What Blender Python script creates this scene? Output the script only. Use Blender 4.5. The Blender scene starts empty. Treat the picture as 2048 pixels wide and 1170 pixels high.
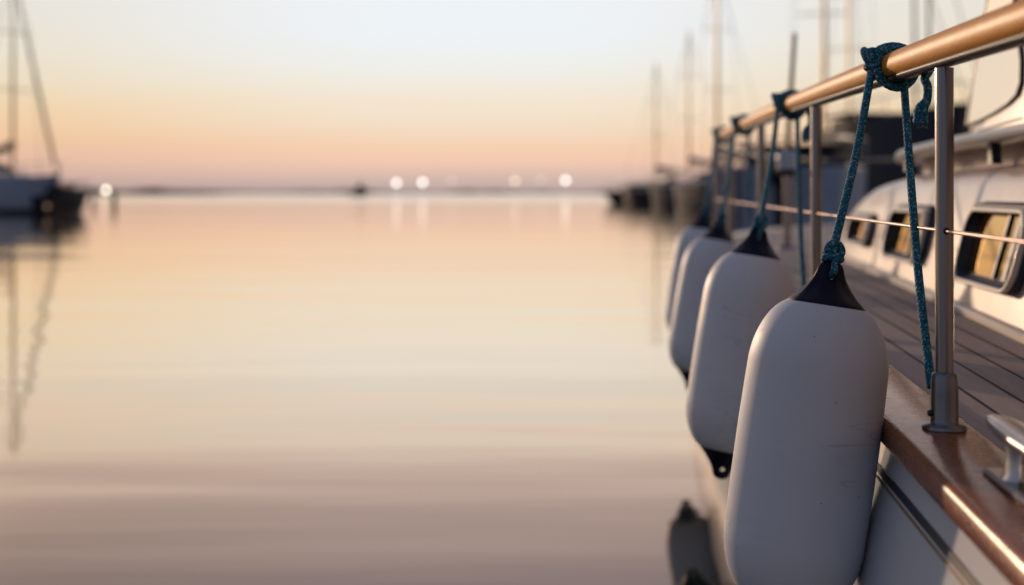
import bpy, math, random
from mathutils import Vector, Matrix
random.seed(7)
S = bpy.context.scene
C = S.collection
EYE = 0.93            # camera height above the water
F = 2560.0            # focal length in photo pixels (45 mm lens)
HY = 384.0            # horizon row in the photo


def P(px, py, D):
    return Vector(((px - 1024) / F * D, D, EYE + (HY - py) / F * D))


def sm(a, b, t):
    t = max(0.0, min(1.0, (t - a) / (b - a)))
    return t * t * (3 - 2 * t)


def lerp(a, b, t):
    return a + (b - a) * t


def interp(xs, ys, x):
    if x <= xs[0]:
        return ys[0]
    for i in range(len(xs) - 1):
        if x <= xs[i + 1]:
            return lerp(ys[i], ys[i + 1], (x - xs[i]) / (xs[i + 1] - xs[i]))
    return ys[-1]


# ------------------------------------------------------------------ mesh kit
class MB:
    def __init__(self):
        self.v = []; self.f = []; self.m = []; self.uv = []; self.s = []

    def face(self, idx, mat=0, uv=None, smooth=True):
        self.f.append(idx); self.m.append(mat); self.uv.append(uv); self.s.append(smooth)

    def grid(self, rows, mat=0, closed_u=False, closed_v=False, uvs=None, smooth=True, flip=False):
        """rows: list of rings of equal length"""
        b = len(self.v); n = len(rows[0]); R = len(rows)
        for r in rows:
            self.v.extend([tuple(p) for p in r])
        for i in range(R if closed_v else R - 1):
            for j in range(n if closed_u else n - 1):
                i2 = (i + 1) % R; j2 = (j + 1) % n
                q = [b + i * n + j, b + i * n + j2, b + i2 * n + j2, b + i2 * n + j]
                uv = None
                if uvs:
                    u0, u1 = uvs[i], uvs[i + 1] if i + 1 < len(uvs) else uvs[i]
                    uv = [(u0, j / n), (u0, (j + 1) / n), (u1, (j + 1) / n), (u1, j / n)]
                if flip:
                    q = q[::-1]
                    if uv: uv = uv[::-1]
                self.face(q, mat, uv, smooth)
        return b

    def cap(self, pts, mat=0, flip=False, smooth=False):
        b = len(self.v); self.v.extend([tuple(p) for p in pts])
        idx = list(range(b, b + len(pts)))
        self.face(idx[::-1] if flip else idx, mat, None, smooth)

    def tube(self, pts, r, n=12, mat=0, caps=True, closed=False, ell=None):
        pts = [Vector(p) for p in pts]; N = len(pts)
        rr = r if isinstance(r, (list, tuple)) else [r] * N
        tang = []
        for i in range(N):
            if closed:
                t = pts[(i + 1) % N] - pts[i - 1]
            else:
                t = pts[min(i + 1, N - 1)] - pts[max(i - 1, 0)]
            tang.append(t.normalized())
        t0 = tang[0]
        a = Vector((0, 0, 1)) if abs(t0.z) < 0.9 else Vector((0, 1, 0))
        u = (a - t0 * a.dot(t0)).normalized()
        rows = []; L = [0.0]
        for i in range(N):
            t = tang[i]
            u = (u - t * u.dot(t)).normalized()
            w = t.cross(u)
            rows.append([pts[i] + (u * math.cos(2 * math.pi * k / n) + w * math.sin(2 * math.pi * k / n)) * rr[i] for k in range(n)])
            if i:
                L.append(L[-1] + (pts[i] - pts[i - 1]).length)
        if closed:
            L.append(L[-1] + (pts[0] - pts[-1]).length)
        self.grid(rows, mat, closed_u=True, closed_v=closed, uvs=[x for x in L] if closed else L, flip=True)
        if caps and not closed:
            self.cap(rows[0], mat, flip=False); self.cap(rows[-1], mat, flip=True)

    def lathe(self, prof, n=32, mat=0, mtx=None, fx=None, cap0=True, cap1=True):
        rows = []
        for r, z in prof:
            ring = []
            for k in range(n):
                a = 2 * math.pi * k / n
                p = Vector((r * math.cos(a), r * math.sin(a), z))
                if fx: p = fx(p, a, z)
                if mtx: p = mtx @ p
                ring.append(p)
            rows.append(ring)
        self.grid(rows, mat, closed_u=True)
        if cap0: self.cap(rows[0], mat, flip=True)
        if cap1: self.cap(rows[-1], mat)

    def box(self, c, s, mat=0, bev=0.0, mtx=None):
        cx, cy, cz = c; hx, hy, hz = s[0] / 2, s[1] / 2, s[2] / 2
        b = bev
        def ring(z, k):
            X, Y = hx - k, hy - k
            o = []
            for sx, sy in ((1, 1), (-1, 1), (-1, -1), (1, -1)):
                if b > 0:
                    pts = [(sx * X, sy * (Y - b)), (sx * (X - b * 0.3), sy * (Y - b * 0.3)), (sx * (X - b), sy * Y)]
                    if sx * sy < 0: pts = pts[::-1]
                    o += pts
                else:
                    o.append((sx * X, sy * Y))
            return [Vector((cx + x, cy + y, z)) for x, y in o]
        rows = [ring(cz - hz, b), ring(cz - hz + b, 0), ring(cz + hz - b, 0), ring(cz + hz, b)] if b > 0 else [ring(cz - hz, 0), ring(cz + hz, 0)]
        if mtx: rows = [[mtx @ p for p in r] for r in rows]
        self.grid(rows, mat, closed_u=True, smooth=False)
        self.cap(rows[0], mat, flip=True); self.cap(rows[-1], mat)

    def build(self, name, mats, parent=None, loc=None):
        me = bpy.data.meshes.new(name)
        me.from_pydata([tuple(v) for v in self.v], [], self.f)
        if not isinstance(mats, (list, tuple)): mats = [mats]
        for m in mats: me.materials.append(m)
        me.polygons.foreach_set('material_index', self.m)
        me.polygons.foreach_set('use_smooth', self.s)
        if any(u is not None for u in self.uv):
            lay = me.uv_layers.new(name='UVMap')
            for p, u in zip(me.polygons, self.uv):
                if u:
                    for li, q in zip(p.loop_indices, u):
                        lay.data[li].uv = q
        me.update()
        o = bpy.data.objects.new(name, me); C.objects.link(o)
        if parent: o.parent = parent
        if loc is not None: o.location = loc
        return o


def tag(o, label=None, cat=None, group=None, kind=None):
    if label: o['label'] = label
    if cat: o['category'] = cat
    if group: o['group'] = group
    if kind: o['kind'] = kind
    return o


def empty(name, loc=(0, 0, 0), rz=0.0):
    o = bpy.data.objects.new(name, None); C.objects.link(o)
    o.location = loc; o.rotation_euler = (0, 0, rz); o.empty_display_size = 0.1
    return o


# ------------------------------------------------------------------ materials
class N:
    def __init__(self, name):
        self.m = bpy.data.materials.new(name); self.m.use_nodes = True
        self.t = self.m.node_tree; self.t.nodes.clear()
        self.out = self.t.nodes.new('ShaderNodeOutputMaterial')

    def n(self, ty, **kw):
        x = self.t.nodes.new(ty)
        for k, v in kw.items():
            if k.startswith('i_'):
                x.inputs[int(k[2:])].default_value = v
            else:
                setattr(x, k, v)
        return x

    def l(self, a, b):
        self.t.links.new(a, b)

    def math(self, op, a, b=None, c=None, clamp=False):
        x = self.n('ShaderNodeMath', operation=op, use_clamp=clamp)
        for i, v in enumerate((a, b, c)):
            if v is None: continue
            if isinstance(v, (int, float)): x.inputs[i].default_value = v
            else: self.l(v, x.inputs[i])
        return x.outputs[0]

    def mix(self, f, a, b, mode='MIX'):
        x = self.n('ShaderNodeMix', data_type='RGBA', blend_type=mode)
        if isinstance(f, (int, float)): x.inputs[0].default_value = f
        else: self.l(f, x.inputs[0])
        for i, v in ((6, a), (7, b)):
            if isinstance(v, tuple): x.inputs[i].default_value = (*v[:3], 1)
            else: self.l(v, x.inputs[i])
        return x.outputs[2]

    def ramp(self, f, stops, interp='LINEAR'):
        x = self.n('ShaderNodeValToRGB'); x.color_ramp.interpolation = interp
        e = x.color_ramp.elements
        while len(e) > 1: e.remove(e[-1])
        e[0].position = stops[0][0]; e[0].color = (*stops[0][1], 1)
        for p, c in stops[1:]:
            q = e.new(p); q.color = (*c, 1)
        self.l(f, x.inputs[0])
        return x.outputs[0]

    def coord(self, scale=(1, 1, 1), kind='Object', rot=(0, 0, 0)):
        tc = self.n('ShaderNodeTexCoord'); mp = self.n('ShaderNodeMapping')
        mp.inputs['Scale'].default_value = scale; mp.inputs['Rotation'].default_value = rot
        self.l(tc.outputs[kind], mp.inputs[0])
        return mp.outputs[0]

    def noise(self, vec, scale, detail=3, rough=0.5):
        x = self.n('ShaderNodeTexNoise'); x.inputs['Scale'].default_value = scale
        x.inputs['Detail'].default_value = detail; x.inputs['Roughness'].default_value = rough
        self.l(vec, x.inputs['Vector'])
        return x.outputs[0]

    def bump(self, h, strength, dist):
        x = self.n('ShaderNodeBump'); x.inputs['Strength'].default_value = strength
        x.inputs['Distance'].default_value = dist
        self.l(h, x.inputs['Height'])
        return x.outputs[0]

    def bsdf(self, col, rough=0.5, metal=0.0, coat=0.0, normal=None, ior=1.45, coat_rough=0.05, spec=None, emis=None, estr=0):
        b = self.n('ShaderNodeBsdfPrincipled')
        for nm, v in (('Base Color', col), ('Roughness', rough), ('Metallic', metal), ('Coat Weight', coat), ('IOR', ior), ('Coat Roughness', coat_rough)):
            if isinstance(v, tuple): b.inputs[nm].default_value = (*v[:3], 1)
            elif isinstance(v, (int, float)): b.inputs[nm].default_value = v
            else: self.l(v, b.inputs[nm])
        if spec is not None: b.inputs['Specular IOR Level'].default_value = spec
        if normal is not None: self.l(normal, b.inputs['Normal'])
        if emis: b.inputs['Emission Color'].default_value = (*emis, 1); b.inputs['Emission Strength'].default_value = estr
        self.l(b.outputs[0], self.out.inputs[0])
        return self.m


def simple(name, col, rough=0.5, metal=0.0, coat=0.0, var=0.15, scale=6.0, bump=0.0, stretch=(1, 1, 1), spec=0.5):
    k = N(name)
    v = k.coord(stretch)
    nz = k.noise(v, scale, 4, 0.6)
    f = k.math('MULTIPLY', k.math('SUBTRACT', nz, 0.35, clamp=True), 2.2, clamp=True)
    c = k.mix(f, tuple(x * (1 - var) for x in col), tuple(min(1, x * (1 + var)) for x in col))
    r = k.math('ADD', k.math('MULTIPLY', nz, 0.2), max(0.0, rough - 0.1))
    nm = k.bump(k.noise(v, scale * 9, 3), bump, 0.002) if bump else None
    return k.bsdf(c, r, metal, coat, nm, spec=spec)


def vinyl():
    k = N('fender_vinyl')
    v = k.coord()
    big = k.noise(v, 9, 4, 0.55)
    c = k.mix(k.math('MULTIPLY', big, 0.6), (0.70, 0.71, 0.74), (0.58, 0.60, 0.645))
    # small dirt specks
    vo = k.n('ShaderNodeTexVoronoi'); vo.inputs['Scale'].default_value = 55; k.l(v, vo.inputs['Vector'])
    sp = k.math('LESS_THAN', vo.outputs['Distance'], 0.075)
    rn = k.n('ShaderNodeSeparateColor'); k.l(vo.outputs['Color'], rn.inputs[0])
    sp = k.math('MULTIPLY', sp, k.math('GREATER_THAN', rn.outputs[0], 0.88))
    c = k.mix(k.math('MULTIPLY', sp, 0.55), c, (0.10, 0.10, 0.12))
    # long hairline scratches
    for sc, th, rot, cut in (((3, 3, 22), 0.006, (0.1, 0.3, 0), 0.56), ((20, 20, 1.6), 0.008, (0.15, 0.1, 0.3), 0.6)):
        w = k.noise(k.coord(sc, rot=rot), 1.0, 2, 0.5)
        d = k.math('ABSOLUTE', k.math('SUBTRACT', w, 0.5))
        ln = k.math('LESS_THAN', d, th)
        mk = k.math('GREATER_THAN', k.noise(v, 7.0, 1), cut)
        c = k.mix(k.math('MULTIPLY', k.math('MULTIPLY', ln, mk), 0.22), c, (0.2, 0.2, 0.23))
    rub = k.math('MULTIPLY', k.math('SUBTRACT', k.noise(k.coord((5, 5, 14), rot=(0.1, 0.1, 0)), 1.0, 5, 0.75), 0.56, clamp=True), 4.0, clamp=True)
    c = k.mix(k.math('MULTIPLY', rub, 0.28), c, (0.30, 0.30, 0.33))
    r = k.math('ADD', k.math('MULTIPLY', k.noise(v, 14, 3), 0.25), 0.30)
    r = k.math('ADD', r, k.math('MULTIPLY', rub, 0.2))
    nm = k.bump(k.math('ADD', k.noise(v, 420, 2), k.math('MULTIPLY', k.noise(v, 18, 3), 6.0)), 0.14, 0.0006)
    return k.bsdf(c, k.math('ADD', r, 0.1), 0, 0, nm, spec=0.3)


def rope_mat():
    k = N('rope_braid')
    tc = k.n('ShaderNodeTexCoord'); sx = k.n('ShaderNodeSeparateXYZ'); k.l(tc.outputs['UV'], sx.inputs[0])
    u = k.math('MULTIPLY', sx.outputs[0], 2 * math.pi / 0.0085)
    w = k.math('MULTIPLY', sx.outputs[1], 2 * math.pi * 4)
    a = k.math('SINE', k.math('ADD', u, w)); b = k.math('SINE', k.math('SUBTRACT', u, w))
    h = k.math('MAXIMUM', a, b)
    v = k.coord()
    nz = k.noise(v, 520, 2, 0.7)
    n2 = k.noise(v, 120, 2, 0.6)
    base = k.mix(n2, (0.016, 0.12, 0.20), (0.026, 0.23, 0.30))
    vo = k.n('ShaderNodeTexVoronoi'); vo.inputs['Scale'].default_value = 400; k.l(v, vo.inputs['Vector'])
    sp = k.n('ShaderNodeSeparateColor'); k.l(vo.outputs['Color'], sp.inputs[0])
    fl = k.math('GREATER_THAN', sp.outputs[0], 0.80)
    c = k.mix(k.math('MULTIPLY', fl, 0.75), base, (0.30, 0.46, 0.52))
    dk = k.math('LESS_THAN', sp.outputs[1], 0.22)
    c = k.mix(k.math('MULTIPLY', dk, 0.7), c, (0.006, 0.03, 0.08))
    hh = k.math('ADD', h, k.math('MULTIPLY', nz, 0.8))
    nm = k.bump(hh, 0.8, 0.0012)
    return k.bsdf(c, 0.75, 0, 0, nm, spec=0.25)


def wood(name, c1, c2, rough=0.22, coat=0.8, grain=(9, 1.0, 9), scratch=True, spec=0.4):
    k = N(name)
    v = k.coord(grain)
    n1 = k.noise(v, 6, 5, 0.6)
    wv = k.n('ShaderNodeTexNoise'); wv.inputs['Scale'].default_value = 26; wv.inputs['Detail'].default_value = 3
    k.l(v, wv.inputs['Vector'])
    f = k.math('MULTIPLY', k.math('ADD', n1, wv.outputs[0]), 0.5)
    c = k.ramp(f, [(0.32, c1), (0.5, tuple((a + b) / 2 for a, b in zip(c1, c2))), (0.68, c2)])
    v2 = k.coord()
    r = k.math('ADD', k.math('MULTIPLY', k.noise(v2, 30, 4, 0.7), 0.22), rough - 0.08)
    hb = k.math('ADD', k.noise(k.coord((1, 0.35, 1)), 70, 4, 0.7), k.math('MULTIPLY', wv.outputs[0], 0.4))
    nm = k.bump(hb, 0.25, 0.0010) if scratch else None
    m = k.bsdf(c, r, 0, coat, nm, coat_rough=0.22, spec=spec)
    return m


def deck_mat():
    k = N('teak_deck')
    tc = k.n('ShaderNodeTexCoord'); sx = k.n('ShaderNodeSeparateXYZ'); k.l(tc.outputs['Object'], sx.inputs[0])
    pw = 0.062
    q = k.math('DIVIDE', k.math('ADD', sx.outputs[0], 10.0), pw)
    fr = k.math('FRACT', q); idn = k.math('FLOOR', q)
    line = k.math('LESS_THAN', fr, 0.11)
    wn = k.n('ShaderNodeTexWhiteNoise', noise_dimensions='1D'); k.l(idn, wn.inputs['W'])
    g = k.noise(k.coord((26, 1.6, 1)), 4, 5, 0.65)
    f = k.math('ADD', k.math('MULTIPLY', g, 0.75), k.math('MULTIPLY', wn.outputs[0], 0.3))
    c = k.ramp(f, [(0.25, (0.32, 0.25, 0.228)), (0.6, (0.45, 0.36, 0.33)), (0.9, (0.54, 0.445, 0.41))])
    c = k.mix(line, c, (0.012, 0.011, 0.012))
    nm = k.bump(k.math('SUBTRACT', g, k.math('MULTIPLY', line, 1.5)), 0.4, 0.0015)
    return k.bsdf(c, 0.62, 0, 0, nm, spec=0.35)


def steel(name, base=(0.55, 0.54, 0.53), rough=0.16):
    k = N(name)
    v = k.coord((1, 1, 0.15))
    r = k.math('ADD', k.math('MULTIPLY', k.noise(v, 60, 3), 0.16), rough - 0.06)
    nm = k.bump(k.noise(k.coord((1, 1, 0.05)), 220, 2), 0.05, 0.0005)
    return k.bsdf(base, r, 1.0, 0, nm)


def gel(name, col, rough=0.28):
    k = N(name)
    v = k.coord()
    n1 = k.noise(v, 2.2, 4, 0.6)
    n2 = k.noise(k.coord((1, 1, 0.2)), 14, 4, 0.6)
    c = k.mix(k.math('MULTIPLY', n1, 0.5), col, tuple(x * 0.86 for x in col))
    st = k.math('MULTIPLY', k.math('SUBTRACT', n2, 0.55, clamp=True), 0.9, clamp=True)
    c = k.mix(st, c, tuple(x * 0.55 for x in col))
    nm = k.bump(k.noise(v, 3.5, 2), 0.1, 0.01)
    return k.bsdf(c, k.math('ADD', k.math('MULTIPLY', n2, 0.15), rough - 0.07), 0, 0.25, nm)


def water_mat():
    k = N('harbour_water')
    v1 = k.coord((0.22, 1.0, 1), rot=(0, 0, math.radians(-20)))
    w1 = k.noise(v1, 0.75, 2, 0.45)
    v2 = k.coord((0.22, 1.0, 1), rot=(0, 0, math.radians(5)))
    w2 = k.noise(v2, 2.6, 2, 0.5)
    v3 = k.coord((0.16, 1.0, 1), rot=(0, 0, math.radians(-3)))
    w3 = k.noise(v3, 0.11, 2, 0.5)
    h = k.math('ADD', k.math('MULTIPLY', w1, 0.018), k.math('MULTIPLY', w2, 0.0018))
    h = k.math('ADD', h, k.math('MULTIPLY', w3, 0.045))
    b = k.n('ShaderNodeBump'); b.inputs['Strength'].default_value = 1.0; b.inputs['Distance'].default_value = 1.0
    k.l(h, b.inputs['Height'])
    lw = k.n('ShaderNodeLayerWeight'); lw.inputs['Blend'].default_value = 0.5; k.l(b.outputs[0], lw.inputs['Normal'])
    fp = k.math('POWER', lw.outputs['Facing'], 3.5)
    cth = k.math('SUBTRACT', 1.0, lw.outputs['Facing'])
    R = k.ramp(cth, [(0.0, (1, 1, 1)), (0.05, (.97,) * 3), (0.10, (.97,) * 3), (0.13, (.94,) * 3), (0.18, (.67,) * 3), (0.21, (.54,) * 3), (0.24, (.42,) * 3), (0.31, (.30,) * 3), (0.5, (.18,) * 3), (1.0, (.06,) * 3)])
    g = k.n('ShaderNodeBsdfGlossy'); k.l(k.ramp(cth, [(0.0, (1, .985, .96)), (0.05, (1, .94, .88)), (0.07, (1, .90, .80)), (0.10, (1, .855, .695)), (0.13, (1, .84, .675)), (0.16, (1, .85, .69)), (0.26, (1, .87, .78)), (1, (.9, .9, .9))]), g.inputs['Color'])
    sy = k.n('ShaderNodeSeparateXYZ'); tco = k.n('ShaderNodeTexCoord'); k.l(tco.outputs['Object'], sy.inputs[0])
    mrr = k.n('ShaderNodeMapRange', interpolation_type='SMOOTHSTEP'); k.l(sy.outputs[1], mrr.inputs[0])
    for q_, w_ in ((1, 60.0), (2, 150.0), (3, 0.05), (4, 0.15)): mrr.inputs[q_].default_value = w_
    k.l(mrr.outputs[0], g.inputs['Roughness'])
    k.l(b.outputs[0], g.inputs['Normal'])
    d = k.n('ShaderNodeBsdfDiffuse'); d.inputs['Color'].default_value = (0.010, 0.022, 0.022, 1)
    m = k.n('ShaderNodeMixShader'); k.l(R, m.inputs[0]); k.l(d.outputs[0], m.inputs[1]); k.l(g.outputs[0], m.inputs[2])
    k.l(m.outputs[0], k.out.inputs[0])
    return k.m


def glow(name, col, strength):
    k = N(name)
    e = k.n('ShaderNodeEmission'); e.inputs[0].default_value = (*col, 1); e.inputs[1].default_value = strength
    k.l(e.outputs[0], k.out.inputs[0])
    return k.m


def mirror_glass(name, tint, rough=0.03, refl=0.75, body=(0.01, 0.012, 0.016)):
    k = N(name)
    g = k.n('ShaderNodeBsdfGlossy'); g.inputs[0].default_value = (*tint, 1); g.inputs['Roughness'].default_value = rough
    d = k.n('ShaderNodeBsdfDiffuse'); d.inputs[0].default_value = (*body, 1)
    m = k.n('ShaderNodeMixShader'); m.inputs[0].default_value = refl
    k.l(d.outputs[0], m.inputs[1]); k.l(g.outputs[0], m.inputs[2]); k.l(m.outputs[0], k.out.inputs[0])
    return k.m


M = dict(
    vinyl=vinyl(), rope=rope_mat(), deck=deck_mat(), water=water_mat(),
    cap=wood('varnished_cap_rail', (0.20, 0.050, 0.011), (0.36, 0.115, 0.030), 0.24, 0.34),
    rail=wood('varnished_handrail', (0.60, 0.215, 0.014), (0.80, 0.36, 0.04), 0.38, 0.0, grain=(14, 1.2, 14), spec=0.16),
    steel=steel('polished_steel', (0.24, 0.22, 0.215), 0.2), wire=steel('lifeline_wire', (0.42, 0.30, 0.25), 0.3),
    dsteel=steel('dull_steel', (0.20, 0.205, 0.215), 0.3), csteel=steel('cleat_steel', (0.5, 0.48, 0.47), 0.22),
    shade_strip=simple('dark_rail_strip', (0.018, 0.012, 0.011), 0.45, spec=0.25), slate=simple('slate_hull', (0.07, 0.07, 0.082), 0.7, spec=0.1), lens=simple('light_lens', (0.42, 0.48, 0.55), 0.3),
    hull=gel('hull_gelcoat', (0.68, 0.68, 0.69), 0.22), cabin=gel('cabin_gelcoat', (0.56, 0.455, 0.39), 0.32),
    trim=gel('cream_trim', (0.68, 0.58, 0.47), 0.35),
    navy=N('navy_rubber'),
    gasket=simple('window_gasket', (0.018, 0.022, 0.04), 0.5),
    reveal=simple('window_reveal', (0.008, 0.010, 0.016), 0.4),
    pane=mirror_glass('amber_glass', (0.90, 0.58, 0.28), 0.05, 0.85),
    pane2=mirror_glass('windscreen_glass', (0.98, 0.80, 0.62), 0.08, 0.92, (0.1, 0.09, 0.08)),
    stripe=simple('hull_stripe', (0.01, 0.012, 0.02), 0.3), gold=simple('gold_line', (0.30, 0.17, 0.06), 0.35),
    fray=simple('frayed_fibre', (0.10, 0.20, 0.25), 0.8),
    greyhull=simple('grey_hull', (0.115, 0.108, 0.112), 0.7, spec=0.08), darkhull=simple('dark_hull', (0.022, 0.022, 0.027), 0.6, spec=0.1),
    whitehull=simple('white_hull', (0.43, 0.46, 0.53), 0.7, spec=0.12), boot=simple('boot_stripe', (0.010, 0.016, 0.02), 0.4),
    canvas=simple('sail_cover_canvas', (0.035, 0.055, 0.09), 0.8), furl=simple('furled_sail', (0.75, 0.48, 0.24), 0.8),
    mast=simple('mast_alloy', (0.52, 0.32, 0.11), 0.42, 1.0), darkmast=simple('dark_mast', (0.04, 0.024, 0.012), 0.5),
    bwin=simple('dark_window', (0.01, 0.012, 0.018), 0.1), pile=simple('mooring_pile_wood', (0.05, 0.035, 0.025), 0.8, bump=0.5),
    rock=simple('shore_rock', (0.045, 0.042, 0.05), 0.9, scale=0.05), hazy_land=simple('shore_land', (0.10, 0.085, 0.085), 0.9, scale=0.02),
    lamp_post=simple('lamp_post_paint', (0.05, 0.05, 0.05), 0.5),
)

k_ = M['navy']; nb_ = k_.bump(k_.noise(k_.coord(), 260, 3), 0.15, 0.0008); M['navy'] = k_.bsdf((0.006, 0.008, 0.022), 0.45, 0, 0, nb_, spec=0.22)

# ------------------------------------------------------------------ water and shore
b = MB()
ys = [-400, -100, -20, 0, 10, 30, 80, 200, 500, 1200, 3000, 7000]
b.grid([[Vector((x, y, 0)) for x in (-6000, -1500, -300, -60, 0, 60, 300, 1500, 6000)] for y in ys], flip=True)
tag(b.build('water', M['water']), kind='structure')


def shore(name, mat, px0, px1, D, hpx, depth, seed):
    rnd = random.Random(seed); b = MB(); n = 90; rows = []
    for i in range(n + 1):
        px = lerp(px0, px1, i / n); x = (px - 1024) / F * D
        h = hpx(px) / F * D * (0.75 + 0.5 * rnd.random())
        rows.append([Vector((x, D, -0.5)), Vector((x, D + depth * 0.04, h * 0.55)), Vector((x, D + depth * 0.2, h)), Vector((x, D + depth * 0.7, h * 0.9)), Vector((x, D + depth, -0.5))])
    b.grid(rows)
    return tag(b.build(name, mat), kind='structure')


shore('far_shore', M['hazy_land'], -700, 1500, 620, lambda p: 5.5 + 3 * sm(500, 200, p) + 1.5 * math.sin(p * 0.021), 90, 3)  # distance haze is put into the lighter mauve base colour
shore('breakwater', M['rock'], 60, 420, 420, lambda p: 12 * sm(430, 330, p) * (0.75 + .25 * math.sin(p * .05)), 30, 5)

# harbour lamps across the water
glows = {'bright': glow('lamp_white', (1.0, 0.97, 0.90), 4.0), 'warm': glow('lamp_warm', (1.0, 0.95, 0.74), 5.0),
         'mid': glow('lamp_soft', (1.0, 0.86, 0.64), 2.1), 'faint': glow('lamp_faint', (1.0, 0.86, 0.78), 1.05)}
LAMPS = [(212, 380, 'warm', 'yellowish round harbour light beside the moored sailboat on the left'),
         (793, 366, 'bright', 'bright white harbour light just right of the tiny distant boat'),
         (845, 365, 'bright', 'bright white harbour light, second one right of the tiny distant boat'),
         (903, 362, 'faint', 'barely visible pinkish harbour light right of the two bright ones mid horizon'),
         (1030, 362, 'mid', 'soft beige harbour light at mid brightness on the horizon'),
         (1082, 360, 'faint', 'faint pinkish harbour light between the beige light and the rightmost white light'),
         (1131, 361, 'bright', 'bright white harbour light nearest the moored boats on the right')]
for px, py, g, lab in LAMPS:
    D = 640.0 if px > 400 else 405.0
    p = P(px, py, D); r = 4.2 / F * D
    root = empty('harbour_lamp', (p.x, p.y, 1.0)); tag(root, lab, 'lamp', 'harbour lights along the far shore')
    h = p.z - 1.0
    q = MB(); q.tube([(0, 0, -0.5), (0, 0, max(h - r * 0.9, 0.1))], [0.16, 0.10], 8); q.build('lamp_post', M['lamp_post'], root)
    q = MB(); q.lathe([(max(0.02, r * math.sin(math.pi * k / 10)), h - r * math.cos(math.pi * k / 10)) for k in range(11)], 16); q.build('lamp_globe', glows[g], root)


# ------------------------------------------------------------------ boats in the background
def loft_hull(q, L, B, Fb, bow_rise=0.35, stern=0.72, n=18, rake=0.5, y0=None):
    y0 = -0.55 * L if y0 is None else y0
    rows = []
    for i in range(n + 1):
        t = i / n
        w = B / 2 * min(1, (stern + (1 - stern) * sm(0, 0.4, t))) * (max(0.0, 1 - (max(0, t - 0.35) / 0.65) ** 2.3)) ** 0.85 + 0.015
        sh = Fb * (1 + bow_rise * t * t + 0.06 * (1 - t) ** 2)
        y = y0 + L * t
        ring = []
        for (wf, zf) in ((0.0, -0.28), (0.55, -0.22), (0.86, 0.0), (0.93, 0.13), (0.97, 0.5), (1.0, 0.93), (1.0, 1.0)):
            z = sh * zf if zf > 0 else zf * Fb
            yy = y - rake * (1 - zf) * t * t * t
            ring.append(Vector((w * wf, yy, z)))
        full = [Vector((-p.x, p.y, p.z)) for p in ring[::-1]] + ring[1:]
        rows.append(full)
    q.grid(rows)
    q.cap(rows[0], 0)
    for i in range(len(q.m)):
        zc = sum(q.v[k][2] for k in q.f[i]) / len(q.f[i])
        if zc < Fb * 0.1: q.m[i] = 1
    return rows


def deck_of(q, rows, drop=0.05):
    q.grid([[Vector((r[0].x * 0.97, r[0].y, r[0].z - drop)), Vector((0, r[0].y, r[0].z - drop * 0.2)), Vector((r[-1].x * 0.97, r[-1].y, r[-1].z - drop))] for r in rows])


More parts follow.
